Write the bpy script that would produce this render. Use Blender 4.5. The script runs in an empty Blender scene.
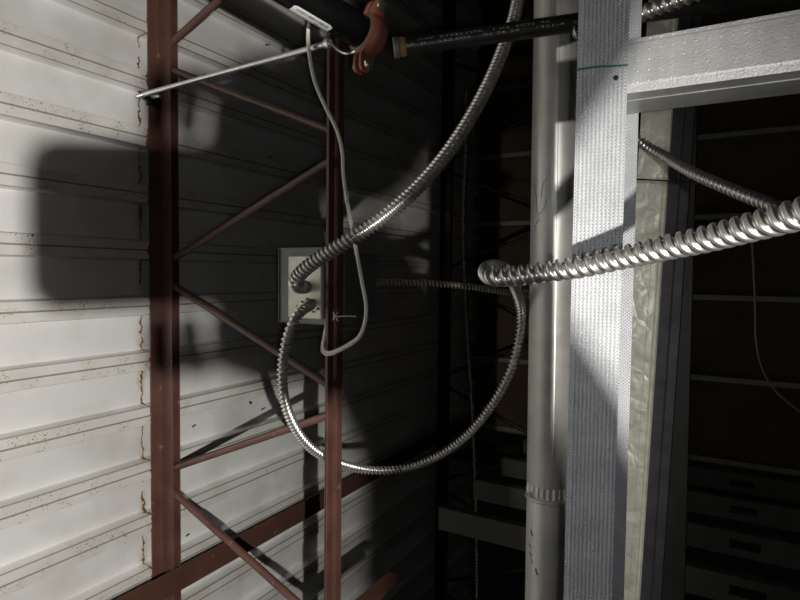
import bpy, bmesh, math, random
from mathutils import Vector, Matrix, noise
random.seed(7)
C = bpy.context.scene.collection
PI = math.pi
# ---------------------------------------------------------------- camera frame
HC = 1.75                                   # camera height above the floor
A_ = math.radians(29.7); SA, CA = math.sin(A_), math.cos(A_)
def M(x, y, z):                             # portrait phone frame -> real frame (metres, Z up)
    return Vector((z, x*SA + y*CA, -(x*CA - y*SA)))
CAM = Vector((0, 0, HC))
pt_, ro_ = math.radians(2.67), math.radians(0.67)
f0 = Vector((0, math.cos(pt_), -math.sin(pt_)))
r0 = Vector((1, 0, 0)); u0 = Vector((0, math.sin(pt_), math.cos(pt_)))
rr = r0*math.cos(ro_) + u0*math.sin(ro_); uu = u0*math.cos(ro_) - r0*math.sin(ro_)
F, R, U = M(*f0), M(*rr), M(*uu)
FOC = 578.0
def ray(px, py): return F + R*((px-400)/FOC) - U*((py-300)/FOC)
def P(px, py, dep): return CAM + ray(px, py)*dep        # point at camera depth dep
def PD(px, py, Y):                                      # on the plane Y
    r = ray(px, py); return CAM + r*(Y/r.y)
def PZ(px, py, Z):
    r = ray(px, py); return CAM + r*((Z-HC)/r.z)
def PX(px, py, X):
    r = ray(px, py); return CAM + r*(X/r.x)
def L(x, y, z): return CAM + M(x, y, z)                 # phone-frame point -> real

# ---------------------------------------------------------------- object helpers
def link(o, parent=None):
    C.objects.link(o)
    if parent: o.parent = parent
    return o
def tag(o, label=None, cat=None, group=None, kind=None):
    if label: o['label'] = label
    if cat: o['category'] = cat
    if group: o['group'] = group
    if kind: o['kind'] = kind
    return o
ORG = {}
def org(o):
    v = Vector((0, 0, 0))
    while o is not None:
        v += o.location; o = o.parent
    return v
def empty(name, loc, label, cat, group=None):
    o = bpy.data.objects.new(name, None); o.location = loc; o.empty_display_size = .05
    link(o); return tag(o, label, cat, group)
class MB:
    def __init__(s): s.v = []; s.f = []
    def add(s, vs, fs):
        b = len(s.v); s.v += [Vector(v) for v in vs]; s.f += [tuple(b+i for i in f) for f in fs]; return s
    def box(s, a, b):
        x0, x1 = sorted((a[0], b[0])); y0, y1 = sorted((a[1], b[1])); z0, z1 = sorted((a[2], b[2]))
        return s.add([(x0,y0,z0),(x1,y0,z0),(x1,y1,z0),(x0,y1,z0),(x0,y0,z1),(x1,y0,z1),(x1,y1,z1),(x0,y1,z1)],
                     [(0,3,2,1),(4,5,6,7),(0,1,5,4),(1,2,6,5),(2,3,7,6),(3,0,4,7)])
    def sweep(s, rings, closed=True, caps=True):
        n = len(rings[0]); vs = [v for r in rings for v in r]; fs = []
        for i in range(len(rings)-1):
            for j in range(n if closed else n-1):
                k = (j+1) % n
                fs.append((i*n+j, i*n+k, (i+1)*n+k, (i+1)*n+j))
        if caps and closed:
            fs.append(tuple(range(n-1, -1, -1))); fs.append(tuple((len(rings)-1)*n+j for j in range(n)))
        return s.add(vs, fs)
    def prism(s, prof, a, b, ux, uy):       # profile (u,v) list swept a->b
        a, b, ux, uy = map(Vector, (a, b, ux, uy))
        return s.sweep([[p + ux*u + uy*v for u, v in prof] for p in (a, b)])
    def cyl(s, a, b, r, n=20, r2=None, rings=1):
        a, b = Vector(a), Vector(b); ax = (b-a).normalized()
        e1 = ax.orthogonal().normalized(); e2 = ax.cross(e1); r2 = r if r2 is None else r2
        return s.sweep([[a.lerp(b, i/rings) + (e1*math.cos(t*2*PI/n)+e2*math.sin(t*2*PI/n))*(r+(r2-r)*i/rings) for t in range(n)] for i in range(rings+1)])
    def lathe(s, a, b, prof, n=24, bore=False):   # prof list of (distance along, radius)
        a, b = Vector(a), Vector(b); ax = (b-a).normalized()
        e1 = ax.orthogonal().normalized(); e2 = ax.cross(e1)
        return s.sweep([[a + ax*d + (e1*math.cos(t*2*PI/n)+e2*math.sin(t*2*PI/n))*r for t in range(n)] for d, r in prof], caps=not bore)
    def build(s, name, mat, parent=None, origin=None, smooth=None, bevel=0):
        if origin is None:
            origin = org(parent) if parent else sum(s.v, Vector())/len(s.v)
        origin = Vector(origin)
        me = bpy.data.meshes.new(name); me.from_pydata([v-origin for v in s.v], [], s.f)
        bm = bmesh.new(); bm.from_mesh(me); bmesh.ops.recalc_face_normals(bm, faces=bm.faces); bm.to_mesh(me); bm.free()
        me.materials.append(mat)
        if smooth is not None:
            for p in me.polygons: p.use_smooth = True
            try: me.set_sharp_from_angle(angle=math.radians(smooth))
            except Exception: pass
        o = bpy.data.objects.new(name, me)
        o.location = origin - (org(parent) if parent else Vector((0,0,0)))
        if bevel:
            m = o.modifiers.new('bevel', 'BEVEL'); m.width = bevel; m.segments = 2; m.limit_method = 'ANGLE'
        return link(o, parent)
def catmull(pts, step):
    pts = [Vector(p) for p in pts]
    pts = [pts[0]*2-pts[1]] + pts + [pts[-1]*2-pts[-2]]
    out = []
    for i in range(1, len(pts)-2):
        p0, p1, p2, p3 = pts[i-1:i+3]
        d1, d2, d3 = [max((a-b).length, 1e-5)**.5 for a, b in ((p1, p0), (p2, p1), (p3, p2))]
        m1 = (p2-p1) + ((p1-p0)/d1 - (p2-p0)/(d1+d2))*d2
        m2 = (p2-p1) + ((p3-p2)/d3 - (p3-p1)/(d2+d3))*d2
        n = 24
        for k in range(n):
            t = k/n; t2 = t*t; t3 = t2*t
            out.append(p1*(2*t3-3*t2+1) + m1*(t3-2*t2+t) + p2*(-2*t3+3*t2) + m2*(t3-t2))
    out.append(pts[-2])
    # resample at even steps
    res = [out[0]]; acc = 0
    for a, b in zip(out, out[1:]):
        l = (b-a).length
        while acc + l >= step:
            t = (step-acc)/l; a = a.lerp(b, t); l = (b-a).length; res.append(a.copy()); acc = 0
        acc += l
    return res
def frames(ps):
    n = len(ps); T = []
    for i in range(n): T.append((ps[min(i+1, n-1)]-ps[max(i-1, 0)]).normalized())
    e = T[0].orthogonal().normalized(); out = []
    for t in T:
        e = (e - t*e.dot(t)).normalized(); out.append((t, e, t.cross(e)))
    return out
def tube(pts, r, step=.01, n=10, prof=None):
    ps = catmull(pts, step); fr = frames(ps); mb = MB()
    rings = []
    for p, (t, e1, e2) in zip(ps, fr):
        if prof: rings.append([p + e1*u + e2*v for u, v in prof])
        else: rings.append([p + (e1*math.cos(a*2*PI/n)+e2*math.sin(a*2*PI/n))*r for a in range(n)])
    return mb.sweep(rings)
def flex(pts, r, pitch=.0088, amp=.0022, n=20, per=8, starts=1):
    step = pitch/per; ps = catmull(pts, step); fr = frames(ps); rings = []
    for i, (p, (t, e1, e2)) in enumerate(zip(ps, fr)):
        ring = []
        for a in range(n):
            th = a*2*PI/n
            ph = (i/per - starts*a/n) % 1.0
            k = r - amp*(.5+.5*math.tanh(2.0*math.cos(2*PI*ph))/.964)
            ring.append(p + (e1*math.cos(th)+e2*math.sin(th))*k)
        rings.append(ring)
    return MB().sweep(rings)

# ---------------------------------------------------------------- materials
def mat(name, col, rough=.5, metal=0., spec=.5, var=0., vscale=20, bump=0., bscale=200, stretch=None, fn=None, rvar=0):
    m = bpy.data.materials.new(name); m.use_nodes = True; nt = m.node_tree; N = nt.nodes; K = nt.links
    b = N['Principled BSDF']; b.inputs['Base Color'].default_value = (*col, 1)
    b.inputs['Roughness'].default_value = rough; b.inputs['Metallic'].default_value = metal
    b.inputs['Specular IOR Level'].default_value = spec
    tc = N.new('ShaderNodeTexCoord'); mp = N.new('ShaderNodeMapping'); K.new(tc.outputs['Object'], mp.inputs[0])
    if stretch: mp.inputs['Scale'].default_value = stretch
    colsock = None
    if var:
        t = N.new('ShaderNodeTexNoise'); t.inputs['Scale'].default_value = vscale; t.inputs['Detail'].default_value = 6; K.new(mp.outputs[0], t.inputs['Vector'])
        r = N.new('ShaderNodeMapRange'); r.inputs[1].default_value = .3; r.inputs[2].default_value = .7
        r.inputs[3].default_value = 1-var; r.inputs[4].default_value = 1+var; K.new(t.outputs[0], r.inputs[0])
        mx = N.new('ShaderNodeVectorMath'); mx.operation = 'SCALE'; mx.inputs[0].default_value = col; K.new(r.outputs[0], mx.inputs['Scale'])
        K.new(mx.outputs[0], b.inputs['Base Color']); colsock = mx.outputs[0]
        if rvar:
            r2 = N.new('ShaderNodeMapRange'); r2.inputs[1].default_value = .3; r2.inputs[2].default_value = .7
            r2.inputs[3].default_value = rough-rvar; r2.inputs[4].default_value = rough+rvar; K.new(t.outputs[0], r2.inputs[0]); K.new(r2.outputs[0], b.inputs['Roughness'])
    if bump:
        t = N.new('ShaderNodeTexNoise'); t.inputs['Scale'].default_value = bscale; t.inputs['Detail'].default_value = 4; K.new(mp.outputs[0], t.inputs['Vector'])
        bp = N.new('ShaderNodeBump'); bp.inputs['Strength'].default_value = bump; bp.inputs['Distance'].default_value = .002
        K.new(t.outputs[0], bp.inputs['Height']); K.new(bp.outputs[0], b.inputs['Normal'])
    if fn: fn(nt, b, mp, colsock)
    return m
def node(nt, typ, **kw):
    n = nt.nodes.new(typ)
    for k, v in kw.items():
        if isinstance(k, str) and hasattr(n, k): setattr(n, k, v)
    return n
def mathn(nt, op, a, b=None, c=None):
    n = nt.nodes.new('ShaderNodeMath'); n.operation = op
    for i, v in enumerate((a, b, c)):
        if v is None: continue
        if isinstance(v, (int, float)): n.inputs[i].default_value = v
        else: nt.links.new(v, n.inputs[i])
    return n.outputs[0]
def mixc(nt, fac, a, b):
    n = nt.nodes.new('ShaderNodeMix'); n.data_type = 'RGBA'
    nt.links.new(fac, n.inputs[0]) if not isinstance(fac, (int, float)) else None
    for i, v in ((6, a), (7, b)):
        if isinstance(v, tuple): n.inputs[i].default_value = (*v, 1)
        else: nt.links.new(v, n.inputs[i])
    return n.outputs[2]
def tex(nt, vec, scale, detail=4, typ='ShaderNodeTexNoise', **kw):
    t = nt.nodes.new(typ); t.inputs['Scale'].default_value = scale
    if 'Detail' in t.inputs: t.inputs['Detail'].default_value = detail
    nt.links.new(vec, t.inputs['Vector'])
    for k, v in kw.items(): t.inputs[k].default_value = v
    return t

def deck_fn(nt, b, mp, cs):
    # origin of the decking meshes sits on the seam line: object Y = distance from the seam
    sep = nt.nodes.new('ShaderNodeSeparateXYZ'); nt.links.new(mp.outputs[0], sep.inputs[0])
    n1 = tex(nt, mp.outputs[0], 60, 5).outputs[0]
    n2 = tex(nt, mp.outputs[0], 9, 3).outputs[0]
    d = mathn(nt, 'ABSOLUTE', mathn(nt, 'ADD', sep.outputs[1], mathn(nt, 'MULTIPLY', mathn(nt, 'SUBTRACT', n1, .5), .03)))
    rust = mathn(nt, 'MULTIPLY', mathn(nt, 'LESS_THAN', d, .0028), mathn(nt, 'GREATER_THAN', n2, .42))
    halo = mathn(nt, 'MULTIPLY', nt_map(nt, d, .004, .02, .45, 0), nt_map(nt, n2, .45, .6, 0, 1))
    # old speckled grime along the flutes
    sp = tex(nt, mp.outputs[0], 260, 2).outputs[0]
    zone = tex(nt, mp.outputs[0], 14, 3).outputs[0]
    speck = mathn(nt, 'MULTIPLY', mathn(nt, 'GREATER_THAN', sp, .645), mathn(nt, 'GREATER_THAN', zone, .52))
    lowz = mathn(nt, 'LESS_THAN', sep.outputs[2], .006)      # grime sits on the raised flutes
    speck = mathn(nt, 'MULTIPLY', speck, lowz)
    base = cs
    yel = mathn(nt, 'MULTIPLY', lowz, nt_map(nt, zone, .4, .6, .1, .5))
    c = mixc(nt, yel, base, (.66, .61, .51))
    smg = nt_map(nt, tex(nt, mp.outputs[0], 5, 6).outputs[0], .45, .75, 0, .7)
    c = mixc(nt, smg, c, (.48, .47, .42))
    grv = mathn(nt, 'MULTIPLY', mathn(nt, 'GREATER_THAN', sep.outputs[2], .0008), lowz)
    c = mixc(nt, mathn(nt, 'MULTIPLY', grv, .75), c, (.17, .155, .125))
    c = mixc(nt, speck, c, (.19, .17, .13))
    c = mixc(nt, halo, c, (.45, .30, .12))
    c = mixc(nt, rust, c, (.20, .10, .035))
    nt.links.new(c, b.inputs['Base Color'])
def nt_map(nt, v, a, b_, c, d):
    r = nt.nodes.new('ShaderNodeMapRange'); nt.links.new(v, r.inputs[0])
    for i, x in enumerate((a, b_, c, d)): r.inputs[i+1].default_value = x
    return r.outputs[0]
def rust_red(nt, b, mp, cs):
    n1 = tex(nt, mp.outputs[0], 35, 8).outputs[0]
    f = nt_map(nt, n1, .68, .74, 0, .5)
    c = mixc(nt, f, cs, (.30, .19, .13)); 
    n2 = tex(nt, mp.outputs[0], 6, 5).outputs[0]
    c = mixc(nt, nt_map(nt, n2, .6, .75, 0, .6), c, (.05, .02, .012))
    nt.links.new(c, b.inputs['Base Color'])
def dimple_fn(scale, strength, dist=.002, rand=0., axes=('X', 'Z')):
    def fn(nt, b, mp, cs):
        v = tex(nt, mp.outputs[0], scale, typ='ShaderNodeTexVoronoi', Randomness=rand)
        h = nt_map(nt, v.outputs['Distance'], 0, .45, 1, 0)
        nz = tex(nt, mp.outputs[0], 420, 3).outputs[0]
        hh = mathn(nt, 'ADD', h, mathn(nt, 'MULTIPLY', nz, .5))
        bp = nt.nodes.new('ShaderNodeBump'); bp.inputs['Strength'].default_value = strength; bp.inputs['Distance'].default_value = dist
        nt.links.new(hh, bp.inputs['Height']); nt.links.new(bp.outputs[0], b.inputs['Normal'])
    return fn
def rows_fn(nt, b, mp, cs):
    # rows of fine embossed dots between the rolled ridges
    sep = nt.nodes.new('ShaderNodeSeparateXYZ'); nt.links.new(mp.outputs[0], sep.inputs[0])
    hg = HGT; p = hg*.84/10
    z = mathn(nt, 'ADD', mathn(nt, 'MULTIPLY', sep.outputs[2], -1), -hg*.08)
    cz = mathn(nt, 'COSINE', mathn(nt, 'MULTIPLY', mathn(nt, 'ADD', z, -p/2), 2*PI/p))
    cx = mathn(nt, 'COSINE', mathn(nt, 'MULTIPLY', sep.outputs[0], 2*PI/.0038))
    nz = tex(nt, mp.outputs[0], 500, 3).outputs[0]
    h = mathn(nt, 'ADD', mathn(nt, 'MULTIPLY', mathn(nt, 'MAXIMUM', mathn(nt, 'MULTIPLY', cz, cx), 0), -1), mathn(nt, 'MULTIPLY', nz, .6))
    bp = nt.nodes.new('ShaderNodeBump'); bp.inputs['Strength'].default_value = .9; bp.inputs['Distance'].default_value = .0012
    nt.links.new(h, bp.inputs['Height']); nt.links.new(bp.outputs[0], b.inputs['Normal'])
HGT = PD(573, 277, .671).z - PD(621.5, 277, .671).z
def wrinkle_fn(nt, b, mp, cs):
    v = tex(nt, mp.outputs[0], 14, typ='ShaderNodeTexVoronoi', Randomness=1.); v.feature = 'DISTANCE_TO_EDGE'
    h = nt_map(nt, v.outputs['Distance'], 0, .12, 0, 1)
    n = tex(nt, mp.outputs[0], 8, 3).outputs[0]
    hh = mathn(nt, 'ADD', h, mathn(nt, 'MULTIPLY', n, 4))
    bp = nt.nodes.new('ShaderNodeBump'); bp.inputs['Strength'].default_value = .5; bp.inputs['Distance'].default_value = .004
    nt.links.new(hh, bp.inputs['Height']); nt.links.new(bp.outputs[0], b.inputs['Normal'])

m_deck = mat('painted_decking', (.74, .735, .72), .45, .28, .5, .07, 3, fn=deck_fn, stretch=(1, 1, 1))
m_red = mat('red_oxide_steel', (.098, .045, .035), .40, 0, .5, .25, 12, bump=.15, bscale=90, fn=rust_red)
m_girt = mat('brown_primer', (.078, .036, .026), .4, 0, .5, .2, 10, bump=.12, bscale=60, fn=rust_red)
m_galv = mat('galvanised_sheet', (.54, .55, .57), .5, .2, .5, .10, 30, fn=rows_fn)
m_galvB = mat('galvanised_stud', (.50, .50, .49), .42, .3, .5, .10, 60, fn=dimple_fn(90, .8, .0012, 0.))
m_galvS = mat('smooth_galvanised', (.42, .42, .40), .4, .35, .5, .15, 25, bump=.25, bscale=25)
m_galvC = mat('wrinkled_galvanised', (.80, .80, .68), .42, .25, .5, .18, 30, fn=wrinkle_fn)
m_galvP = mat('shaded_galvanised', (.14, .135, .15), .45, .6, .5, .2, 22, bump=.3, bscale=20)  # side of the pale channel, its shadow put into the metal colour
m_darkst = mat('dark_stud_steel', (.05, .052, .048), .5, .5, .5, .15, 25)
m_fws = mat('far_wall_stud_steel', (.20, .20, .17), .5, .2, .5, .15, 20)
m_farred = mat('shaded_red_primer', (.035, .016, .012), .5, 0, .5, .2, 12)  # joist red darkened, the far joist's shade painted into the colour
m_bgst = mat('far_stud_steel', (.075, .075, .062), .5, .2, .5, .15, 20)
m_duct = mat('duct_steel', (.66, .65, .61), .44, .45, .5, .12, 14, bump=.22, bscale=16, rvar=.06)
m_flex = mat('flex_aluminium', (.56, .54, .51), .30, .88, .5, .06, 200)
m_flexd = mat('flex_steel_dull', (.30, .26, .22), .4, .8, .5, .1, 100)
m_black = mat('black_pipe_paint', (.004, .004, .004), .25, 0, .35, .3, 30, bump=.05, bscale=200)
m_blackp = mat('black_steel_pipe', (.030, .028, .026), .38, .1, .5, .35, 60, bump=.12, bscale=160)
m_orange = mat('orange_casting', (.28, .095, .058), .42, 0, .5, .15, 40, bump=.15, bscale=120)
m_zinc = mat('zinc_bolt', (.7, .68, .6), .25, .9)
m_rod = mat('brace_steel', (.62, .62, .62), .25, .8, .5, .08, 60)
m_sticker = mat('white_sticker', (.68, .68, .66), .5)
m_ink = mat('black_ink', (.02, .02, .02), .6)
m_marker = mat('grey_marker', (.10, .10, .085), .6)
m_green = mat('green_marker', (.03, .16, .12), .6)
m_print = mat('white_stencil', (.55, .53, .48), .6, var=.9, vscale=500)
m_ring = mat('grey_fitting', (.22, .20, .18), .5, .3, .5, .2, 200, bump=.4, bscale=300)
m_brass = mat('pipe_compound', (.32, .20, .07), .5)
m_cable = mat('white_cable_jacket', (.82, .79, .70), .4)
m_tie = mat('nylon_tie', (.6, .6, .6), .35)
m_boxg = mat('grey_box_steel', (.16, .165, .165), .45, .4, .5, .1, 30)
m_cream = mat('cream_cover', (.82, .82, .70), .4, .15, .5, .08, 40)
m_dark = mat('dark_fastener', (.012, .012, .012), .5)
m_conn = mat('cast_connector', (.45, .44, .38), .35, .7)
m_board = mat('brown_board', (.075, .052, .030), .8, 0, .2, .2, 4)
m_floor = mat('concrete_floor', (.10, .10, .095), .9, 0, .2, .15, 3)
m_wire = mat('black_wire', (.02, .02, .02), .5)
m_wireg = mat('grey_wire', (.3, .28, .24), .5)
m_phone = mat('phone_shell', (.05, .05, .055), .35)
m_glass = mat('dark_glass', (.01, .01, .012), .08)
m_skin = mat('skin', (.50, .30, .22), .5)
m_sleeve = mat('sleeve_cloth', (.10, .10, .11), .9)

# ================================================================ THE SETTING
ZD = HC + 1.385                              # raised flutes of the roof decking
REC = .038
YS = PZ(141, 330, ZD+REC).y                  # end lap seam of the decking
XR = PZ(145, 306, ZD).x                      # centre of one flute
PITCH = .1524
def deck_profile(x0, x1):
    pts = []
    k0 = int((x0-XR)/PITCH)-1; k1 = int((x1-XR)/PITCH)+1
    for k in range(k0, k1+1):
        c = XR + k*PITCH; h = .0235
        w = .0055
        # raised flute with a shallow centre groove, webs, then the recessed flat with a soft edge
        for dx, dz in ((-h-w, REC), (-h-w+.002, REC-.004), (-h-.0015, .003), (-h, 0), (-.0022, 0), (-.0014, .0045), (.0014, .0045), (.0022, 0), (h, 0), (h+.0015, .003), (h+w-.002, REC-.004), (h+w, REC)):
            pts.append((c+dx, ZD+dz))
        n = 14; a = c+h+w; b = c+PITCH-h-w
        for i in range(1, n): pts.append((a+(b-a)*i/n, ZD+REC))
    return [p for p in pts if x0 <= p[0] <= x1]
prof = deck_profile(-3.0, 3.0)
mb = MB()
ya, yb = YS, 3.42
rows = [[Vector((x, y, z)) for x, z in prof] for y in (ya, yb)]
# top skin above so that the deck has thickness
top = [[Vector((x, y, z+.0012)) for x, z in prof] for y in (ya, yb)]
for A, B in ((rows[0], rows[1]), (top[1], top[0])):
    n = len(prof); vs = A+B; mb.add(vs, [(j, j+1, n+j+1, n+j) for j in range(n-1)])
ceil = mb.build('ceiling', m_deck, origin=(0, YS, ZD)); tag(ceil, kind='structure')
mb = MB(); n = len(prof)
def jag(x, z):
    recessed = z > ZD+REC-.006
    j = noise.noise(Vector((x*90, 0, 3)))*.007 + noise.noise(Vector((x*35, 5, 0)))*.008
    return YS + (j if recessed else .001)
A = [Vector((x, -1.2, z-.0016)) for x, z in prof]; B = [Vector((x, jag(x, z), z-.0016)) for x, z in prof]
B2 = [v + Vector((0, 0, .0014)) for v in B]; A2 = [v + Vector((0, 0, .0014)) for v in A]
mb.add(A+B+B2+A2, [(k*n+j, k*n+j+1, (k+1)*n+j+1, (k+1)*n+j) for k in range(3) for j in range(n-1)])
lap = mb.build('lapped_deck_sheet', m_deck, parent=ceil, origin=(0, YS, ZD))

fl = MB().box((-3, -1.5, -.05), (3, 5, 0)).build('floor', m_floor, origin=(0, 0, 0)); tag(fl, kind='structure')

# ---------------------------------------------------------------- bar joists
def joist(y0, label, group, x0=-2.6, x1=2.6, m_red=m_red):
    xt = PD(172, 272, 1.087).x; pitch = .588; DEP = .597
    xm = 0.0
    root = empty('bar_joist', (0, y0, ZD), label, 'joist', group)
    g = .009
    t = .004; fl_, st = .037, .050
    for s in (-1, 1):
        prof_ = [(g, 0), (g+fl_, 0), (g+fl_, t), (g+t, t), (g+t, st), (g, st)]
        MB().prism(prof_, (x0, y0, ZD-.0006), (x1, y0, ZD-.0006), (0, s, 0), (0, 0, -1)).build('top_chord_angle', m_red, root, bevel=.0008)
    g2 = .0068; f2 = .022
    zb = ZD - DEP
    for s in (-1, 1):
        prof_ = [(g2, 0), (g2+f2, 0), (g2+f2, t), (g2+t, t), (g2+t, f2), (g2, f2)]
        MB().prism(prof_, (x0, y0, zb), (x1, y0, zb), (0, s, 0), (0, 0, 1)).build('bottom_chord_angle', m_red, root, bevel=.0012)
    kk = [k for k in range(-5, 6) if x0+.35 < xt+k*pitch < x1-.35]
    for k in kk:
        xc = xt + k*pitch
        for s in (-1, 1):
            a = Vector((xc + s*.030, y0, ZD-.026)); b = Vector((xc + s*(pitch/2-.034), y0, zb+.014))
            MB().cyl(a, b, .0098, 14).build('web_rod', m_red, root, smooth=40)
    return root
joist(1.083, 'red-brown open-web steel joist with zigzag rods in the foreground left', None)
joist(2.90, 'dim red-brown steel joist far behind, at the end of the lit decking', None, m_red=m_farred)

# ---------------------------------------------------------------- bridging angles along the decking
a = PZ(170, 572, ZD-.055); b = PZ(170, 597, ZD-.055)
xa, xb = a.x, b.x
mb = MB().prism([(0, 0), (.070, 0), (.070, .05), (.065, .05), (.065, .005), (0, .005)], (xa, .40, ZD-.056), (xa, 3.25, ZD-.056), (-1, 0, 0), (0, 0, 1))
g = mb.build('bridging_angle', m_girt, bevel=.001)
tag(g, 'brown steel angle crossing the foreground joist at the lower left of the decking', 'steel angle')
yb_ = PZ(388, 575, ZD-.595).y
xb_ = PZ(372, 585, ZD-.595).x
mb = MB().prism([(0, 0), (.05, 0), (.05, .005), (.005, .005), (.005, .05), (0, .05)], (xb_, 1.07, ZD-.596), (xb_, yb_, ZD-.596), (-1, 0, 0), (0, 0, -1))
g = mb.build('bridging_angle', m_girt, bevel=.001)
tag(g, 'short brown steel angle end showing at the bottom edge, right of the foreground joist', 'steel angle')

# ---------------------------------------------------------------- fasteners through the decking
def fastener(px, py, rec, ang, ln, lab):
    p = PZ(px, py, ZD + (REC if rec else 0))
    d = Vector((math.sin(ang)*.45, math.cos(ang)*.45, -1)).normalized()
    mb = MB().lathe(p - d*.004, p + d*ln, [(0, .0022), (.004, .0024), (ln*.7, .0022), (ln+.003, .0004)], 8)
    mb.lathe(p - d*.002, p + d*.01, [(0, .0045), (.002, .0045)], 8)
    o = mb.build('deck_screw', m_dark, origin=p)
    tag(o, lab, 'screw', 'screw points sticking out of the decking')
fastener(193, 426, True, 1.2, .016, 'dark screw point in the decking right of the foreground joist, above the upper lower-left rod')
fastener(187, 535, True, 1.4, .016, 'dark screw point beside the joist chord, just above the brown bridging angle')
fastener(266, 45, True, .2, .020, 'dark screw point in the grey decking patch just below the big black pipe')
fastener(205, 75, True, .2, .016, 'dark screw point behind the silver brace rod, right of the joist chord')
fastener(280, 505, True, 1.0, .012, 'dark screw point touching the upper edge of the long bridging angle')
fastener(262, 409, True, 1.2, .018, 'dark screw point at the tip of the slanting rod shadow, below the cream box')
fastener(269, 157, True, .2, .016, 'dark screw point in deep shade above the cream box')
fastener(251, 403, False, .5, .008, 'tiny screw point on a flute left of the slanting shadow tip')
fastener(125, 536, False, .3, .006, 'tiny dark screw point on a bright flute left of the joist chord, near the bottom')
fastener(32, 236, False, 2.0, .012, 'small dark screw point at the left edge of the rounded phone shadow')

# ================================================================ PARTITION TRACK AND STUD
YA = .671
pA = PD(573, 277, YA); pB = PD(621.5, 277, YA)
ZA0, ZA1 = pA.z, pB.z                    # top and bottom of the near flange (Z up)
trk = empty('ceiling_track', (0, YA, ZA0), 'pale ribbed galvanised track running top to bottom across the picture with a green mark', 'steel track')
XL, XH = -2.2, 2.2
W = .092
# near flange with 8 shallow ridges
prof_ = []
hgt = ZA0-ZA1; nr = 11
prof_.append((0, 0)); 
for i in range(nr):
    c = hgt*(.08 + .84*i/(nr-1)); w = hgt*.020
    prof_ += [(c-w*1.3, 0), (c-w*.6, .0009), (c+w*.6, .0009), (c+w*1.3, 0)]
prof_ += [(hgt, 0), (hgt, -.0015), (0, -.0015)]
MB().prism(prof_, (XL, YA, ZA0), (XH, YA, ZA0), (0, 0, -1), (0, -1, 0)).build('near_flange', m_galv, trk)
MB().box((XL, YA, ZA0), (XH, YA+W, ZA0+.0015)).build('web_plate', m_galv, trk)
MB().box((XL, YA+W-.0015, ZA0), (XH, YA+W, ZA1)).build('far_flange', m_galv, trk)
# green layout mark, slightly curved stroke
ga, gb = PD(576, 70, YA-.0012), PD(628, 64, YA-.0012)
gp = [ga.lerp(gb, t) + Vector((.0008*math.sin(t*5), 0, 0)) for t in [i/12 for i in range(13)]]
mb = MB(); w0 = .0011
mb.sweep([[p+Vector((w0, 0, 0)), p+Vector((w0, -.0003, 0)), p+Vector((-w0, -.0003, 0)), p+Vector((-w0, 0, 0))] for p in gp])
mb.build('layout_mark', m_green, trk)['label'] = 'green marker line'
sp = PD(616, 78, YA-.001)
MB().lathe(sp, sp+Vector((0, -.01, 0)), [(0, .0027), (.0012, .0027), (.002, .0016), (.0021, .0002)], 14).build('screw_head', m_dark, trk)
sp = PD(629, 82, YA+.003)

YB = YA + .004
pt = PD(645, 37, YB); pb = PD(645, 91, YB)
XB1, XB0 = pt.x, pb.x
stud = empty('wall_stud', (XB0, YB, 0), 'galvanised wall stud running off the top right edge, dimpled face lit at its end', 'stud')
zb1 = ZA0-.012
# near flange: dimpled band with a plain rolled edge below; web; far flange, each with its lip
wd = XB1-XB0
MB().prism([(0, .0012), (wd*.14, 0), (wd*.17, -.0006), (wd*.9, -.0006), (wd*.93, 0), (wd, 0), (wd, .0022), (0, .0022)], (XB0, YB, 0), (XB0, YB, zb1), (1, 0, 0), (0, 1, 0)).build('dimpled_flange', m_galvB, stud)
MB().box((XB0, YB+.0012, 0), (XB0+.0015, YB+.086, zb1)).build('web', m_galvS, stud)
MB().box((XB0, YB+.0845, 0), (XB1, YB+.086, zb1)).build('back_flange', m_galvS, stud)
# a rolled stiffener line in the web
MB().box((XB0-.0008, YB+.028, 0), (XB0+.0005, YB+.030, zb1)).build('web_crease', m_galvS, stud)

# ---------------------------------------------------------------- leaning channel and dark channel behind the track
def slab(name, corners_front, depth, m, label=None, cat=None, parent=None, inner=None):
    mb = MB(); fr = [Vector(c) for c in corners_front]; bk = [c + Vector((0, depth, 0)) for c in fr]
    mb.add(fr+bk, [(0,1,2,3),(7,6,5,4),(0,4,5,1),(1,5,6,2),(2,6,7,3),(3,7,4,0)])
    o = mb.build(name, m, parent)
    if label: tag(o, label, cat)
    return o
YC = 1.35
def ext(a, b, t0, t1): return a.lerp(b, t0), a.lerp(b, t1)
r1a, r1b = ext(PD(679, 20, YC), PD(640, 600, YC), -.35, 1.35)
l1a = r1a + Vector((0, 0, .062)); l1b = r1b + Vector((0, 0, .058))
ch = empty('furring_channel', r1b, 'crumpled pale galvanised channel leaning behind the ribbed track, right of it', 'steel channel')
def cprism(prof_, a, b, name, m, bevel=0):
    return MB().prism(prof_, a, b, (0, 0, 1), (0, 1, 0)).build(name, m, ch, bevel=bevel)
cprism([(0.012, 0), (.013, -.001), (.022, -.001), (.024, 0), (.062, 0), (.062, .0015), (.012, .0015)], r1a, r1b, 'face', m_galvC)
cprism([(0.0, 0), (.003, -.003), (.005, -.0005), (.008, -.003), (.012, 0), (.012, .0015), (0, .0015)], r1a, r1b, 'rolled_lip', m_galvC)
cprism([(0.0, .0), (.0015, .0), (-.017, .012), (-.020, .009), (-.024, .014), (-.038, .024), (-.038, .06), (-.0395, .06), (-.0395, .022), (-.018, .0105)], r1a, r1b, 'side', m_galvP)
YE = 1.62
ra, rb = PD(697, 100, YE), PD(684, 600, YE)
a_, b_ = ext(ra, rb, -.6, 1.5)
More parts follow.
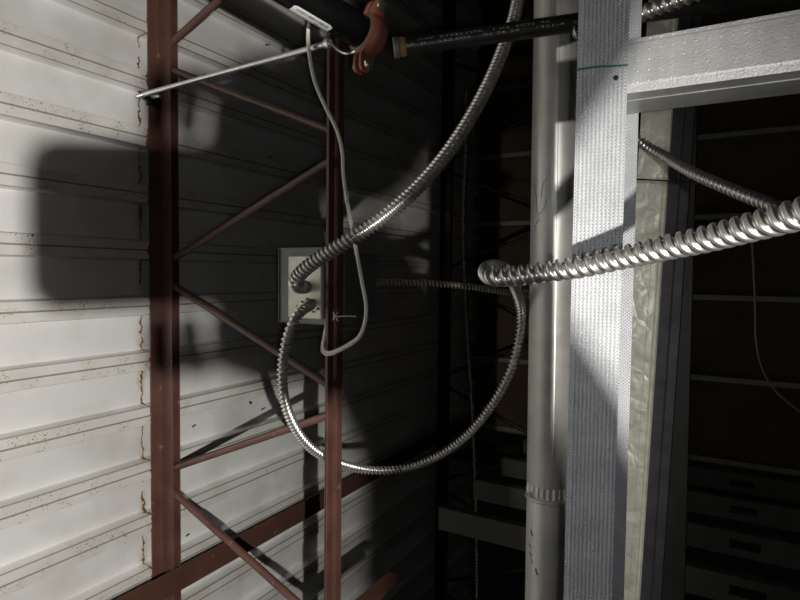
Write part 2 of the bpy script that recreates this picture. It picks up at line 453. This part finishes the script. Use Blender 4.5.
mb = MB().prism([(0, 0), (.0, .0), (.10, 0), (.10, .05), (0, .05)], a_, b_, (0, 0, 1), (0, 1, 0))
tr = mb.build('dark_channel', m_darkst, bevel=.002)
tag(tr, 'dark grey steel channel behind the crumpled pale channel, bordering the black opening', 'steel channel')

# ================================================================ ROUND DUCT
da, db = P(558, -60, 1.25), P(547, 660, 1.25)
seam = (P(552, 483, 1.25) - da).dot((db-da).normalized()); DL = (db-da).length
R_D = .0490
duct = empty('round_duct', da, 'dull round sheet-metal duct with a crimped joint, left of the ribbed track', 'duct')
ax = (db-da).normalized()
mb = MB().lathe(da-ax*.9, db, [(0, R_D), (.9+seam-.002, R_D), (.9+seam, R_D-.0012), (.9+seam, R_D-.004)], 48, bore=True); mb.build('upper_duct_length', m_duct, duct, smooth=35)
# lower length: crimped end slipped inside a rolled bead
n = 96; e1 = ax.orthogonal().normalized(); e2 = ax.cross(e1)
rings = []
for d_, base, cr in ((seam-.01, R_D-.004, 0), (seam+.000, R_D-.003, .0022), (seam+.018, R_D-.002, .0022), (seam+.022, R_D-.001, .0), (seam+.026, R_D+.003, 0), (seam+.030, R_D+.003, 0), (seam+.034, R_D-.0005, 0), (DL+1.0, R_D-.0005, 0)):
    rings.append([da+ax*(d_ + (.012 if cr == 0 and d_ > seam+.02 else .008)*0) + (e1*math.cos(t*2*PI/n)+e2*math.sin(t*2*PI/n))*(base + (cr if t % 4 < 2 else -cr)) for t in range(n)])
MB().sweep(rings, caps=False).build('lower_duct_length', m_duct, duct, smooth=35)
# standing seam along the pipe, facing the viewer's right of centre
view = (CAM - P(550, 300, 1.15)).normalized(); view = (view - ax*view.dot(ax)).normalized()
side = ax.cross(view).normalized()
if side.dot(R) < 0: side = -side
def onduct(along, ang, off=.0):
    return da + ax*along + (view*math.cos(ang)+side*math.sin(ang))*(R_D+off)
def strip_on_duct(name, m, path, w, off=.0006, label=None):
    mb = MB(); rings = []
    for i, (al, an) in enumerate(path):
        p0 = path[max(i-1, 0)]; p1 = path[min(i+1, len(path)-1)]
        t = Vector(((p1[0]-p0[0]), (p1[1]-p0[1])*R_D)); t = t.normalized() if t.length else Vector((1, 0)); nn = Vector((-t.y, t.x))*w/2
        q = [(al+nn.x, an+nn.y/R_D, off), (al+nn.x, an+nn.y/R_D, -.0004), (al-nn.x, an-nn.y/R_D, -.0004), (al-nn.x, an-nn.y/R_D, off)]
        rings.append([onduct(*x) for x in q])
    mb.sweep(rings); o = mb.build(name, m, duct)
    if label: o['label'] = label
    return o
def pxd(px, py):     # pixel -> (along, angle) on the duct
    c = (P(px, py, 1.21)); al = (c-da).dot(ax); cen = da+ax*al
    s = max(-.97, min(.97, (c-cen).dot(side)/R_D)); return (al, math.asin(s))
strip_on_duct('lock_seam', m_duct, [(x*.1-.8, .12) for x in range(0, int((DL+1.0)*10)) if x*.1-.8 < seam], .0022, .0012)
for path in ([(534, 182), (536, 195), (537, 208), (538, 214)], [(547, 178), (543, 184), (541, 192), (541, 197)], [(538, 214), (541, 212), (544, 208), (546, 203), (546, 199)], [(538, 214), (538, 219), (535, 226), (534, 231)], [(536, 222), (539, 221), (540, 218)]):
    strip_on_duct('marker_scribble', m_marker, [pxd(*q) for q in path], .0011, .0004, 'grey marker scribble')
for (x, y, l) in ((531, 536, 5), (529, 550, 3), (530, 558, 3), (531, 564, 4), (536, 573, 6), (531, 498, 6)):
    strip_on_duct('dark_smudge', m_marker, [pxd(x-.5, y-l/2), pxd(x, y), pxd(x+1.5, y+l/2)], .0035 if l > 4 else .002, .0004)

# ================================================================ SPRINKLER PIPING
# main black pipe, coming towards the viewer up and to the left
pe = P(362.5, 33, 1.10); pf = P(232, -46, .93)
pax = (pf-pe).normalized(); RP = .0302
pipe = empty('sprinkler_pipe', pe, 'large glossy black sprinkler pipe entering at the top with a barcode sticker and orange coupling', 'pipe')
MB().lathe(pe-pax*.012, pf+pax*.5, [(0, RP*.8), (0, RP), (.6, RP), (.72, RP)], 48).build('pipe_barrel', m_black, pipe, smooth=40)
# gasket ring at the coupling mouth
MB().lathe(pe+pax*.0, pe+pax*.01, [(0, RP+.0005), (0, RP+.0035), (.004, RP+.0035), (.005, RP+.0005)], 48, bore=True).build('gasket_ring', m_ring, pipe, smooth=40)
cam_p = (CAM-pe).normalized(); vp = (cam_p - pax*cam_p.dot(pax)).normalized(); sp_ = pax.cross(vp).normalized()
if sp_.dot(U) < 0: sp_ = -sp_            # up-ish in picture, perpendicular to the pipe
def onpipe(al, ang, r): return pe + pax*al + (vp*math.cos(ang)+sp_*math.sin(ang))*r
# sticker on the lower flank
def patch(name, m, a0, a1, t0, t1, r, parent, th=.0004, nt_=8, round_=0):
    rings = []
    na = 14
    for i in range(na+1):
        al = a0+(a1-a0)*i/na
        ins = 0
        if round_:
            dd = min(al-a0, a1-al)
            if dd < round_: ins = (round_ - math.sqrt(max(0, round_**2-(round_-dd)**2)))/r
        ring = [onpipe(al, t0+ins+(t1-t0-2*ins)*j/nt_, r+th) for j in range(nt_+1)] + [onpipe(al, t0+ins+(t1-t0-2*ins)*j/nt_, r-.0002) for j in range(nt_, -1, -1)]
        rings.append(ring)
    return MB().sweep(rings).build(name, m, parent, smooth=30)
def pxp(px, py):
    r = ray(px, py); best = None
    for k in range(0, 400):
        dep = .85 + k*.001
        p = CAM + r*dep; al = (p-pe).dot(pax); rad = (p-pe-pax*al).length
        if best is None or rad < best[0]: best = (rad, al, p)
        if rad <= RP: break
    p = best[2] if rad > RP else p
    al = (p-pe).dot(pax); q = p-pe-pax*al
    return al, math.atan2(q.dot(sp_), q.dot(vp))
s0 = pxp(325, 31)[0]; s1 = pxp(287, 9)[0]
st = patch('sticker', m_sticker, s0, s1, math.radians(-78), math.radians(-34), RP, pipe, round_=.003)
st['label'] = 'white barcode sticker'
random.seed(3); q = s0+.006
while q < s1-.008:
    w = random.choice((.0006, .001, .0015)); patch('barcode_bar', m_ink, q, q+w, math.radians(-53), math.radians(-42), RP+.0004, st, th=.0003, nt_=2); q += w + random.choice((.0008, .0012, .0018))
patch('printed_word', m_ink, s0+.022, s0+.030, math.radians(-69), math.radians(-65), RP+.0004, st, th=.0003, nt_=2)

# orange grooved coupling: two C-shaped halves with bolt ears
cp = MB()
n = 48; RO = .0420
rings = []
for d_, r_ in ((.003, RP+.003), (.001, RP+.009), (-.002, RO-.003), (-.008, RO), (-.024, RO), (-.030, RO-.003), (-.032, RP+.008), (-.034, RP+.003), (-.034, RP-.004), (.003, RP-.0002)):
    rings.append([onpipe(d_, t*2*PI/n, r_) for t in range(n)])
rings.append(rings[0])
cp.sweep(rings, caps=False)
coup = cp.build('coupling', m_orange, pipe, smooth=35); coup['label'] = 'orange grooved coupling with bolted ears'
for sgn, an in ((1, math.radians(118)), (-1, math.radians(-62))):
    # an ear: pair of lugs standing off radially
    rad = (vp*math.cos(an)+sp_*math.sin(an)); tan = (vp*-math.sin(an)+sp_*math.cos(an))
    cen = pe - pax*.016
    for lug in (-1, 1):
        mb = MB(); rings = []
        hw = .0165
        base = cen + tan*(lug*.0095)
        prof_ = [(-hw, .030), (-hw, .046), (-hw*.8, .062), (-hw*.45, .071), (hw*.45, .071), (hw*.8, .062), (hw, .046), (hw, .030)]
        a_ = base - tan*.0042; b_ = base + tan*.0042
        mb.sweep([[q + pax*u + rad*v for u, v in prof_] for q in (a_, b_)])
        mb.build('ear', m_orange, coup, bevel=.0025)
    bc = cen + rad*.057
    MB().lathe(bc-tan*.022, bc+tan*.03, [(0, .0001), (0, .009), (.004, .0098), (.006, .007), (.007, .0052), (.047, .0052), (.048, .0001)], 16).build('bolt', m_zinc, coup, smooth=35)
    nb = bc + tan*.014
    MB().lathe(nb, nb+tan*.008, [(0, .0001), (0, .0095), (.008, .0095), (.008, .0001)], 6).build('nut', m_zinc, coup)

# one-inch branch pipe with lettering
ba, bb = P(397, 47.5, .97), P(725, 2, .95)
bax = (bb-ba).normalized(); RB = .0148
br = empty('branch_pipe', ba, 'thin black steel pipe with white stencilled lettering crossing behind the ribbed track at the top', 'pipe')
MB().lathe(ba, bb+bax*.9, [(0, RB*.6), (0, RB), (.5, RB), ((bb-ba).length+.5, RB)], 36).build('pipe_barrel', m_blackp, br, smooth=40)
be = ba
MB().lathe(be-bax*.006, be+bax*.01, [(0, .006), (0, RB+.0005), (.002, RB+.0022), (.009, RB+.0022), (.011, RB)], 30).build('end_fitting', m_ring, br, smooth=35)
MB().lathe(be+bax*.003, be+bax*.01, [(0.001, RB+.0), (.006, RB+.0015), (.012, RB+.0002)], 30, bore=True).build('pipe_compound', m_brass, br, smooth=35)
bv = (CAM-P(480, 35, .96)).normalized(); bv = (bv - bax*bv.dot(bax)).normalized(); bs = bax.cross(bv).normalized()
if bs.dot(U) < 0: bs = -bs
def lettering(text, px0, px1, ang0, hgt):
    cu = bpy.data.curves.new('lettering', 'FONT'); cu.body = text; cu.size = 1; cu.resolution_u = 2; cu.extrude = 0; cu.offset = -.004
    tmp = bpy.data.objects.new('lettering_tmp', cu); C.objects.link(tmp)
    bpy.context.view_layer.update()
    me = bpy.data.meshes.new_from_object(tmp); bpy.data.objects.remove(tmp)
    xs = [v.co.x for v in me.vertices]; x0, x1 = min(xs), max(xs)
    def al(px):
        # along-distance on the pipe that projects to px
        lo, hi = 0., .6
        for _ in range(40):
            m_ = (lo+hi)/2; w = ba + bax*m_ - CAM
            if 400 + FOC*w.dot(R)/w.dot(F) < px: lo = m_
            else: hi = m_
        return lo
    s0_, s1_ = al(px0), al(px1)
    o_ = org(br)
    for v in me.vertices:
        t = s0_ + (v.co.x-x0)/(x1-x0)*(s1_-s0_); an = ang0 + (v.co.y*hgt)/RB
        v.co = ba + bax*t + (bv*math.cos(an)+bs*math.sin(an))*(RB+.0003) - o_
    me.materials.append(m_print)
    o = bpy.data.objects.new('stencilled_lettering', me); link(o, br); o['label'] = 'white stencilled lettering'
lettering('CW  STEELPIPE   1 IN  SCH  40', 417, 548, math.radians(24), .0052)
lettering('MP  II    252.000    04 26 24     1321-4   S', 402, 575, math.radians(-2), .0052)

# ---------------------------------------------------------------- brace rod from joist to pipe
ra_, rb_ = P(144, 94.3, 1.50), P(327, 44, 1.16)
rx = (rb_-ra_).normalized()
brace = empty('sway_brace', rb_, 'thin bright silver brace rod from the joist chord up to the black pipe', 'brace')
MB().lathe(ra_-rx*.0, rb_, [(0, .0045), (0, .0062), ((rb_-ra_).length, .0062), ((rb_-ra_).length, .0045)], 14).build('rod', m_rod, brace, smooth=40)
MB().lathe(ra_-rx*.030, ra_, [(0, .004), (0, .005), (.006, .0055), (.006, .0035), (.011, .0035), (.011, .0065), (.020, .0065), (.020, .004), (.03, .004)], 10).build('end_fitting', m_rod, brace, smooth=30)
# beam clamp gripping the joist chord
cq = PZ(150, 95, ZD-.012)
jaw = MB()
c0 = ra_ - rx*.010
mb = MB().cyl(c0+Vector((.004, .004, .004)), Vector((c0.x-.004, 1.087-.030, ZD-.007)), .0075, 10)
mb.box((c0.x-.012, 1.087-.060, ZD-.012), (c0.x+.010, 1.087-.018, ZD-.0055))
mb.build('beam_clamp', m_dark, brace, smooth=35)
MB().cyl(P(160, 96, 1.5), P(152, 97, 1.53), .004, 8).build('set_screw', m_rod, brace, smooth=40)
MB().lathe(rb_-rx*.006, rb_+rx*.012, [(0, .005), (0, .0085), (.004, .0105), (.013, .0105), (.016, .007)], 16).build('coupler', m_rod, brace, smooth=35)
# strap ring round the pipe
n = 40; al0 = pxp(345, 41)[0]
rings = []
for t in range(n+1):
    an = math.radians(-140 + 280*t/n)
    rings.append([onpipe(al0+da_, an, r_) for da_, r_ in ((-.004, RP+.0005), (-.004, RP+.002), (.004, RP+.002), (.004, RP+.0005))])
rings_sel = rings
hook = [rb_+rx*.010, P(338, 50, 1.13), P(348, 53.5, 1.11), onpipe(-.004+.004, math.radians(-80), RP+.004)]
tube(hook, .0026, .004, 8).build('strap_loop', m_rod, brace, smooth=40)

# ================================================================ WHITE CABLE AND TIE
wp = [(311, 14, 1.16), (308, 32, 1.16), (309.5, 55, 1.17), (315, 82, 1.19), (326, 108, 1.20), (336, 128, 1.21), (342, 150, 1.22), (343.5, 175, 1.22), (347, 200, 1.22), (352, 228, 1.22), (357, 255, 1.21), (362, 282, 1.20), (366, 305, 1.20), (365, 322, 1.20), (359, 337, 1.21), (345, 347, 1.23), (330, 353.5, 1.26), (323.5, 351, 1.30), (324, 340, 1.35), (327, 324, 1.38), (328, 312, 1.40)]
fp = [(-.0046, -.0016), (-.0036, -.0026), (-.0014, -.0024), (0, -.0018), (.0014, -.0024), (.0036, -.0026), (.0046, -.0016), (.0046, .0016), (.0036, .0026), (.0014, .0024), (0, .0018), (-.0014, .0024), (-.0036, .0026), (-.0046, .0016)]
wc = tube([P(*q) for q in wp], 0, .008, 14, prof=[(u*1.15, v*1.3) for u, v in fp]).build('white_cable', m_cable, smooth=50)
tag(wc, 'white flat two-wire cable looping down past the cream box', 'cable')
ta = P(335, 316, 1.30)
mb = MB()
tk = tube([P(334, 315, 1.30), P(337, 316.5, 1.285), P(345, 316, 1.27), P(357, 316.5, 1.26)], 0, .003, 4, prof=[(-.0016, -.0005), (.0016, -.0005), (.0016, .0005), (-.0016, .0005)])
tie = tk.build('cable_tie', m_tie)
tag(tie, 'grey plastic cable tie tail sticking out from the joist bottom chord', 'cable tie')
MB().box(ta-Vector((.004, .003, .003)), ta+Vector((.004, .003, .003))).build('tie_head', m_tie, tie, bevel=.0008)
MB().cyl(P(333, 312, 1.31), P(338, 321, 1.30), .0018, 8).cyl(P(333, 320, 1.31), P(338, 312, 1.30), .0018, 8).build('tie_loop', m_tie, tie)

# ================================================================ JUNCTION BOX
YJ = 1.135
b00 = PD(279.5, 248, YJ); b11 = PD(328.5, 325, YJ)
jb = empty('junction_box', (b11.x, YJ, b11.z), 'grey steel junction box with a cream cover, mounted behind the joist bottom chord', 'electrical box')
x1, x0 = b00.x, b11.x; z1, z0 = b00.z, b11.z
# enclosure with an open rim
mb = MB(); t = .0018; dp = .05
mb.box((x0, YJ, z0), (x1, YJ+t, z1))
mb.box((x0, YJ-.004, z0), (x0+t, YJ+dp, z1)).box((x1-t, YJ-.004, z0), (x1, YJ+dp, z1)).box((x0, YJ-.004, z0), (x1, YJ+dp, z0+t)).box((x0, YJ-.004, z1-t), (x1, YJ+dp, z1))
mb.box((x0, YJ+dp-t, z0), (x1, YJ+dp, z1))
mb.build('enclosure', m_boxg, jb)
c00 = PD(288.5, 256, YJ-.012); c11 = PD(321.5, 319.5, YJ-.012)
MB().box((c11.x, YJ-.014, c11.z), (c00.x, YJ-.0005, c00.z)).build('cover_plate', m_cream, jb, bevel=.003)['label'] = 'cream cover plate'
for q in ((302, 262), (296, 306), (317, 262), (316, 310)):
    p = PD(q[0], q[1], YJ-.014)
    MB().lathe(p, p+Vector((0, -.01, 0)), [(0, .0035), (.001, .0035), (.0018, .0015), (.0018, .0001)], 10).build('cover_screw', m_cream, jb)
# deeper housing seen to the right of the chord
h0 = PD(343, 252, YJ+.17); 
MB().box((x0+.010, YJ+.05, z0-.012), (x1-.014, YJ+.20, z0+.10)).build('rear_housing', m_boxg, jb, bevel=.002)
# box connectors
def connector(p, to, r, cid):
    d = (to-p).normalized()
    MB().lathe(p, to, [(0, r+.002), (.003, r+.002), (.003, r*.8), (.006, r*.8), (.006, r+.003), (.014, r+.003), (.020, r+.001), (.024, r+.0005)], 18).build('conduit_connector', m_conn, jb, smooth=35)
c1 = PD(306, 287, YJ-.014); c2 = PD(311, 303, YJ-.014)
connector(c1, P(301, 286, 1.25), .011, 1)
connector(c2, P(309, 306, 1.26), .008, 2)
for q in ((303, 302), (308, 299), (314, 300), (303, 313), (314, 312), (319, 309)):
    p = PD(q[0], q[1], YJ-.0145)
    MB().cyl(p+Vector((0, .0005, 0)), p+Vector((.001, -.004, .002)), .0022, 8).build('knockout_tab', m_dark, jb)

# ================================================================ FLEXIBLE METAL CONDUITS
f1 = flex([c1+Vector((0, -.004, 0)), P(302.5, 287, 1.24), P(297.5, 286.5, 1.21), P(295.5, 281.5, 1.18), P(302, 272, 1.16), P(317, 260, 1.14), P(345, 242.5, 1.12), P(380, 220, 1.12), P(412, 193, 1.14), P(442, 160, 1.17), P(468, 122, 1.20), P(489, 83, 1.23), P(505, 45, 1.26), P(515, 15, 1.29), P(521, -20, 1.32), P(530, -90, 1.38)], .0153, .0098, .0045, per=10)
o = f1.build('flexible_conduit', m_flex, smooth=60)
tag(o, 'flexible metal conduit sweeping from the cream box up to the top edge', 'conduit', 'flexible metal conduits')
f2p = [c2+Vector((0, -.006, 0)), P(309.5, 306, 1.25), P(303, 310, 1.22), P(296, 318, 1.20), P(288, 336, 1.19), P(282.5, 365, 1.20), P(283.5, 395, 1.22), P(293, 424, 1.27), P(310, 447, 1.34), P(335, 462, 1.42), P(368, 470, 1.50), P(402, 469, 1.52), P(436, 457, 1.48), P(466, 436, 1.42), P(492, 405, 1.36), P(511, 370, 1.32), P(519.5, 338, 1.30), P(521, 312, 1.27), P(516, 290, 1.20), P(510, 277, 1.08), P(503, 269, .94), P(495, 267.5, .82), P(489, 269, .73), P(488, 273, .675), P(495, 276.5, .645), P(515, 276, .625), P(545, 272, .602), P(580, 267, .575), P(620, 258, .545), P(665, 248, .505), P(710, 238, .465), P(755, 226, .425), P(800, 214, .39), P(850, 200, .355), P(930, 170, .32)]
f2 = flex(f2p, .0115, .0108, .0040, n=24, per=10, starts=2)
o = f2.build('flexible_conduit', m_flex, smooth=60)
tag(o, 'flexible metal conduit making the big loop, then passing nearest the viewer to the right edge', 'conduit', 'flexible metal conduits')
f3 = flex([PD(358, 283, YJ+.18)+Vector((0, 0, .02)), P(372, 281.5, 1.62), P(400, 282, 1.64), P(440, 284, 1.66), P(480, 288, 1.70), P(505, 292, 1.74), P(560, 300, 1.8)], .0105, .0110, .0040, n=14)
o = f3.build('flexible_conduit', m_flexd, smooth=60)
tag(o, 'thin dull flexible conduit running level out of the back of the box', 'conduit', 'flexible metal conduits')
f4 = flex([P(560, 80, 1.46), P(600, 109, 1.36), P(630, 132, 1.27), P(645, 145, 1.24), P(670, 159.5, 1.16), P(700, 176, 1.05), P(730, 189, .97), P(760, 201, .90), P(785, 210, .85), P(830, 222, .80), P(880, 235, .75)], .0112, .0125, .0042, n=20, per=10)
o = f4.build('flexible_conduit', m_flex, smooth=60)
tag(o, 'flexible metal conduit slanting down from behind the track to the middle right edge', 'conduit', 'flexible metal conduits')
f5 = flex([P(575, 33, .90), P(612, 24, .86), P(640, 14, .83), P(665, 5, .81), P(695, -6, .79), P(760, -30, .77)], .0115, .0120, .0030, n=18)
o = f5.build('flexible_conduit', m_flex, smooth=60)
tag(o, 'short piece of flexible conduit crossing the top edge above the wall stud', 'conduit', 'flexible metal conduits')
f6 = flex([P(467, 90, 2.75), P(466, 160, 2.75), P(464, 220, 2.75), P(465, 280, 2.75), P(468, 340, 2.78), P(472, 400, 2.8), P(476, 500, 2.8), P(478, 640, 2.8)], .012, .014, .0035, n=14)
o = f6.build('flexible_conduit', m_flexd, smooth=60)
tag(o, 'barely lit flexible conduit hanging in the dark beside the far joist', 'conduit', 'flexible metal conduits')
w = tube([P(630, 179, .80), P(660, 180.5, .9), P(690, 183, 1.0), P(730, 187, 1.15), P(765, 192, 1.25), P(810, 203, 1.35)], .0013, .01, 8).build('black_wire', m_wire, smooth=50)
tag(w, 'thin black wire crossing behind the track just under the slanting conduit', 'wire')
w = tube([P(752, 240, 2.4), P(755, 300, 2.4), P(756, 340, 2.4), P(762, 368, 2.4), P(775, 390, 2.4), P(805, 415, 2.4), P(850, 440, 2.4)], .0042, .02, 8).build('hanging_cable', m_wireg, smooth=50)
tag(w, 'thin cable hanging in a curve in front of the dark brown board', 'cable')

# ================================================================ FAR FRAMING
YW = 3.3
def far_stud():
    root = empty('far_stud', (0, YW, 0), 'x', 'stud', 'steel studs of the far wall')
    h = ZD
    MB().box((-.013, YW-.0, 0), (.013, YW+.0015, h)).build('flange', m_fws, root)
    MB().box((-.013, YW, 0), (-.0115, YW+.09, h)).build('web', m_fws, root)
    return root
def copy_tree(o):
    c = o.copy(); C.objects.link(c)
    for ch_ in o.children:
        d = ch_.copy(); C.objects.link(d); d.parent = c
    return c
proto = far_stud()
xs = [(1.10, 'topmost thin stud edge of the far wall, above the slanting conduit'),
      (.70, 'thin stud edge of the far wall, second one up from the near conduit'),
      (.30, 'thin level stud edge of the far wall just above the near conduit'),
      (-.105, 'thin level stud edge of the far wall just below the near conduit'),
      (-.515, 'thin level stud edge of the far wall crossing the hanging cable'),
      (-.93, 'lowest stud of the far wall, at the foot of the dark brown board')]
for i, (x, lab) in enumerate(xs):
    o = proto if i == 0 else copy_tree(proto)
    o.location = (x, YW, 0); o['label'] = lab
wb = MB().box((-.98, YW+.10, 0), (3, YW+.115, ZD-.001)).build('wall_back', m_board, origin=(0, YW+.1, 0)); tag(wb, kind='structure')
XWL = -.95
def side_stud(y):
    root = empty('side_wall_stud', (XWL, 0, 0), 'x', 'stud', 'steel studs of the lower side wall')
    # web facing the viewer with service cut-outs, made as a plate with rectangular holes
    hz = [PX(757+3*0, 500, XWL).z]
    zs = [0]; hole = []
    for zc in (.45, 1.06, 1.67, 2.28):
        hole.append((zc-.05, zc+.05))
    mb = MB(); z = 0
    x0, x1 = -.092, 0; xa_, xb_ = -.062, -.030
    for a, b in hole:
        mb.box((XWL+x0, 0, z), (XWL+x1, .0015, a)); mb.box((XWL+x0, 0, a), (XWL+xa_, .0015, b)); mb.box((XWL+xb_, 0, a), (XWL+x1, .0015, b)); z = b
    mb.box((XWL+x0, 0, z), (XWL+x1, .0015, HC+1.0))
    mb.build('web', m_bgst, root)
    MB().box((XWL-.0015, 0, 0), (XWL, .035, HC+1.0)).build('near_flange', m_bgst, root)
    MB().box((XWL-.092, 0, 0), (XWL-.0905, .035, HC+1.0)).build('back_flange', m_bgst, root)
    return root
p2 = side_stud(0)
for i, (y, lab) in enumerate(((2.09, 'lowest visible stud of the side wall with a dark cut-out, at the bottom right corner'),
        (2.46, 'second side-wall stud up from the bottom right corner, with a dark cut-out'),
        (2.83, 'third side-wall stud up from the bottom right corner, with a dark cut-out'),
        (3.20, 'fourth side-wall stud up from the bottom right corner, just under the brown board'))):
    o = p2 if i == 0 else copy_tree(p2)
    o.location = (XWL, y, 0); o['label'] = lab
wl = MB().box((-1.07, 3.0, 0), (-1.055, YW+.1, ZD-.02)).build('wall_left', m_board, origin=(-1.06, 1.9, 0)); tag(wl, kind='structure')

# ================================================================ THE PHOTOGRAPHER'S PHONE AND HANDS (outside the picture, they cast the big shadow)
px0_, px1_ = -.026, .143; pz0, pz1 = -.069, .0215
def rrect(x0, x1, z0, z1, r, n=8):
    out = []
    for cx, cz, a0 in ((x1-r, z1-r, 0), (x0+r, z1-r, 90), (x0+r, z0+r, 180), (x1-r, z0+r, 270)):
        for i in range(n+1):
            a = math.radians(a0+90*i/n); out.append((cx+r*math.cos(a), cz+r*math.sin(a)))
    return out
ph = empty('smartphone', L(0.05, -.005, -.02), 'dark smartphone held up in two hands to take the picture', 'phone')
rc = rrect(px0_, px1_, pz0, pz1, .017)
MB().sweep([[L(x, y, z) for x, z in rc] for y in (-.0100, -.0020)]).build('body', m_phone, ph, bevel=.001)
MB().sweep([[L(x, y, z) for x, z in rrect(px0_+.004, px1_-.004, pz0+.004, pz1-.004, .009)] for y in (-.0104, -.0100)]).build('screen', m_glass, ph)
MB().lathe(L(0, -.002, 0), L(0, 0, 0), [(0, .009), (.0008, .009), (.0008, .0055), (.0008, .0001)], 24).build('lens_ring', m_glass, ph)

def skin(name, m, chains, parent, sub=2):
    """chains: list of lists of (point, radius); first chain's first vertex is the root; others start at the index given"""
    me = bpy.data.meshes.new(name); vs = []; es = []; rs = []
    o_ = org(parent)
    def addv(p, r): vs.append(L(*p)-o_); rs.append(r); return len(vs)-1
    first = None
    for ch_ in chains:
        start, pts = ch_
        prev = start
        for p, r in pts:
            i = addv(p, r)
            if prev is not None: es.append((prev, i))
            prev = i
    me.from_pydata(vs, es, []); me.materials.append(m)
    o = bpy.data.objects.new(name, me); link(o, parent)
    md = o.modifiers.new('skin', 'SKIN'); md.use_smooth_shade = True
    for i, d in enumerate(me.skin_vertices[0].data):
        d.radius = (rs[i], rs[i]); d.use_root = (i == 0)
    s = o.modifiers.new('sub', 'SUBSURF'); s.levels = sub; s.render_levels = sub
    return o
person = empty('person', L(.45, -.4, -.02), 'person holding the phone in both hands, forearms out to both sides', 'person')
# s=+1: hand at the picture-top edge of the phone, -1: hand at the picture-bottom edge
HAND = {1: pz1, -1: pz0}
for s in (1, -1):
    e = HAND[s]
    def q(x, y, z): return (x, y, e + s*z)
    wx = .221 if s > 0 else .212
    off = .062 if s > 0 else .026
    chains = [(None, [(q(wx-.020, -.040, off-.010), .044), (q(wx, -.050, off+.05), .042), (q(wx+.004, -.055, off+.14), .046), (q(wx+.006, -.06, off+.24), .048), (q(wx+.01, -.06, off+.36), .050)])]
    chains.append((0, [(q(.168, -.037, -.010), .045), (q(.142, -.032, .010), .036), (q(.115, -.026, .020), .026), (q(.085, -.022, .022), .020)]))
    body = skin('forearm', m_skin, chains, person)
    # fingers reach along the back of the phone edge
    for k, (fx, ln) in enumerate(((.044, 1.0), (.062, 1.1), (.082, 1.05), (.102, .9))):
        skin('finger', m_skin, [(None, [(q(fx+.012, -.020, .028), .0095), (q(fx, -.006, .030*ln), .0088), (q(fx-.006, .006, .016), .0080), (q(fx-.010, .009, .004), .0070)])], body, 2)
    skin('thumb', m_skin, [(None, [(q(.125, -.030, .020), .011), (q(.100, -.026, .004), .0100), (q(.075, -.021, -.012 if s > 0 else -.012), .009)])], body, 2)

# ================================================================ LIGHTS
def spot(name, loc, target, power, col, size, ang, blend):
    l = bpy.data.lights.new(name, 'SPOT'); l.energy = power; l.color = col; l.shadow_soft_size = size; l.spot_size = math.radians(ang); l.spot_blend = blend
    o = bpy.data.objects.new(name, l); o.location = loc; o.rotation_euler = (target-loc).to_track_quat('-Z', 'Y').to_euler(); link(o); return o
HL = L(.217, -.40, -.06)
spot('headlamp_light', HL, P(-150, 440, 1.3), 175, (1.0, .965, .91), .009, 122, 1.0)
FLS = L(.020, .001, -.012)
l = bpy.data.lights.new('phone_torch', 'POINT'); l.energy = 3.0; l.color = (.93, .96, 1.0); l.shadow_soft_size = .004
o = bpy.data.objects.new('phone_torch', l); o.location = L(.020, .005, -.012); link(o)
w = bpy.data.worlds.new('World'); bpy.context.scene.world = w; w.use_nodes = True
w.node_tree.nodes['Background'].inputs[0].default_value = (.5, .48, .42, 1); w.node_tree.nodes['Background'].inputs[1].default_value = .0015

# ================================================================ CAMERA
cd = bpy.data.cameras.new('Camera'); cd.sensor_width = 36; cd.lens = 36*FOC/800; cd.clip_start = .02; cd.clip_end = 50
co = bpy.data.objects.new('Camera', cd); link(co)
mw = Matrix((( R.x, U.x, -F.x, CAM.x), (R.y, U.y, -F.y, CAM.y), (R.z, U.z, -F.z, CAM.z), (0, 0, 0, 1)))
co.matrix_world = mw
sc = bpy.context.scene; sc.camera = co
sc.view_settings.view_transform = 'Standard'; sc.view_settings.look = 'None'; sc.view_settings.gamma = 1; sc.view_settings.exposure = 0
sc.view_settings.use_curve_mapping = False
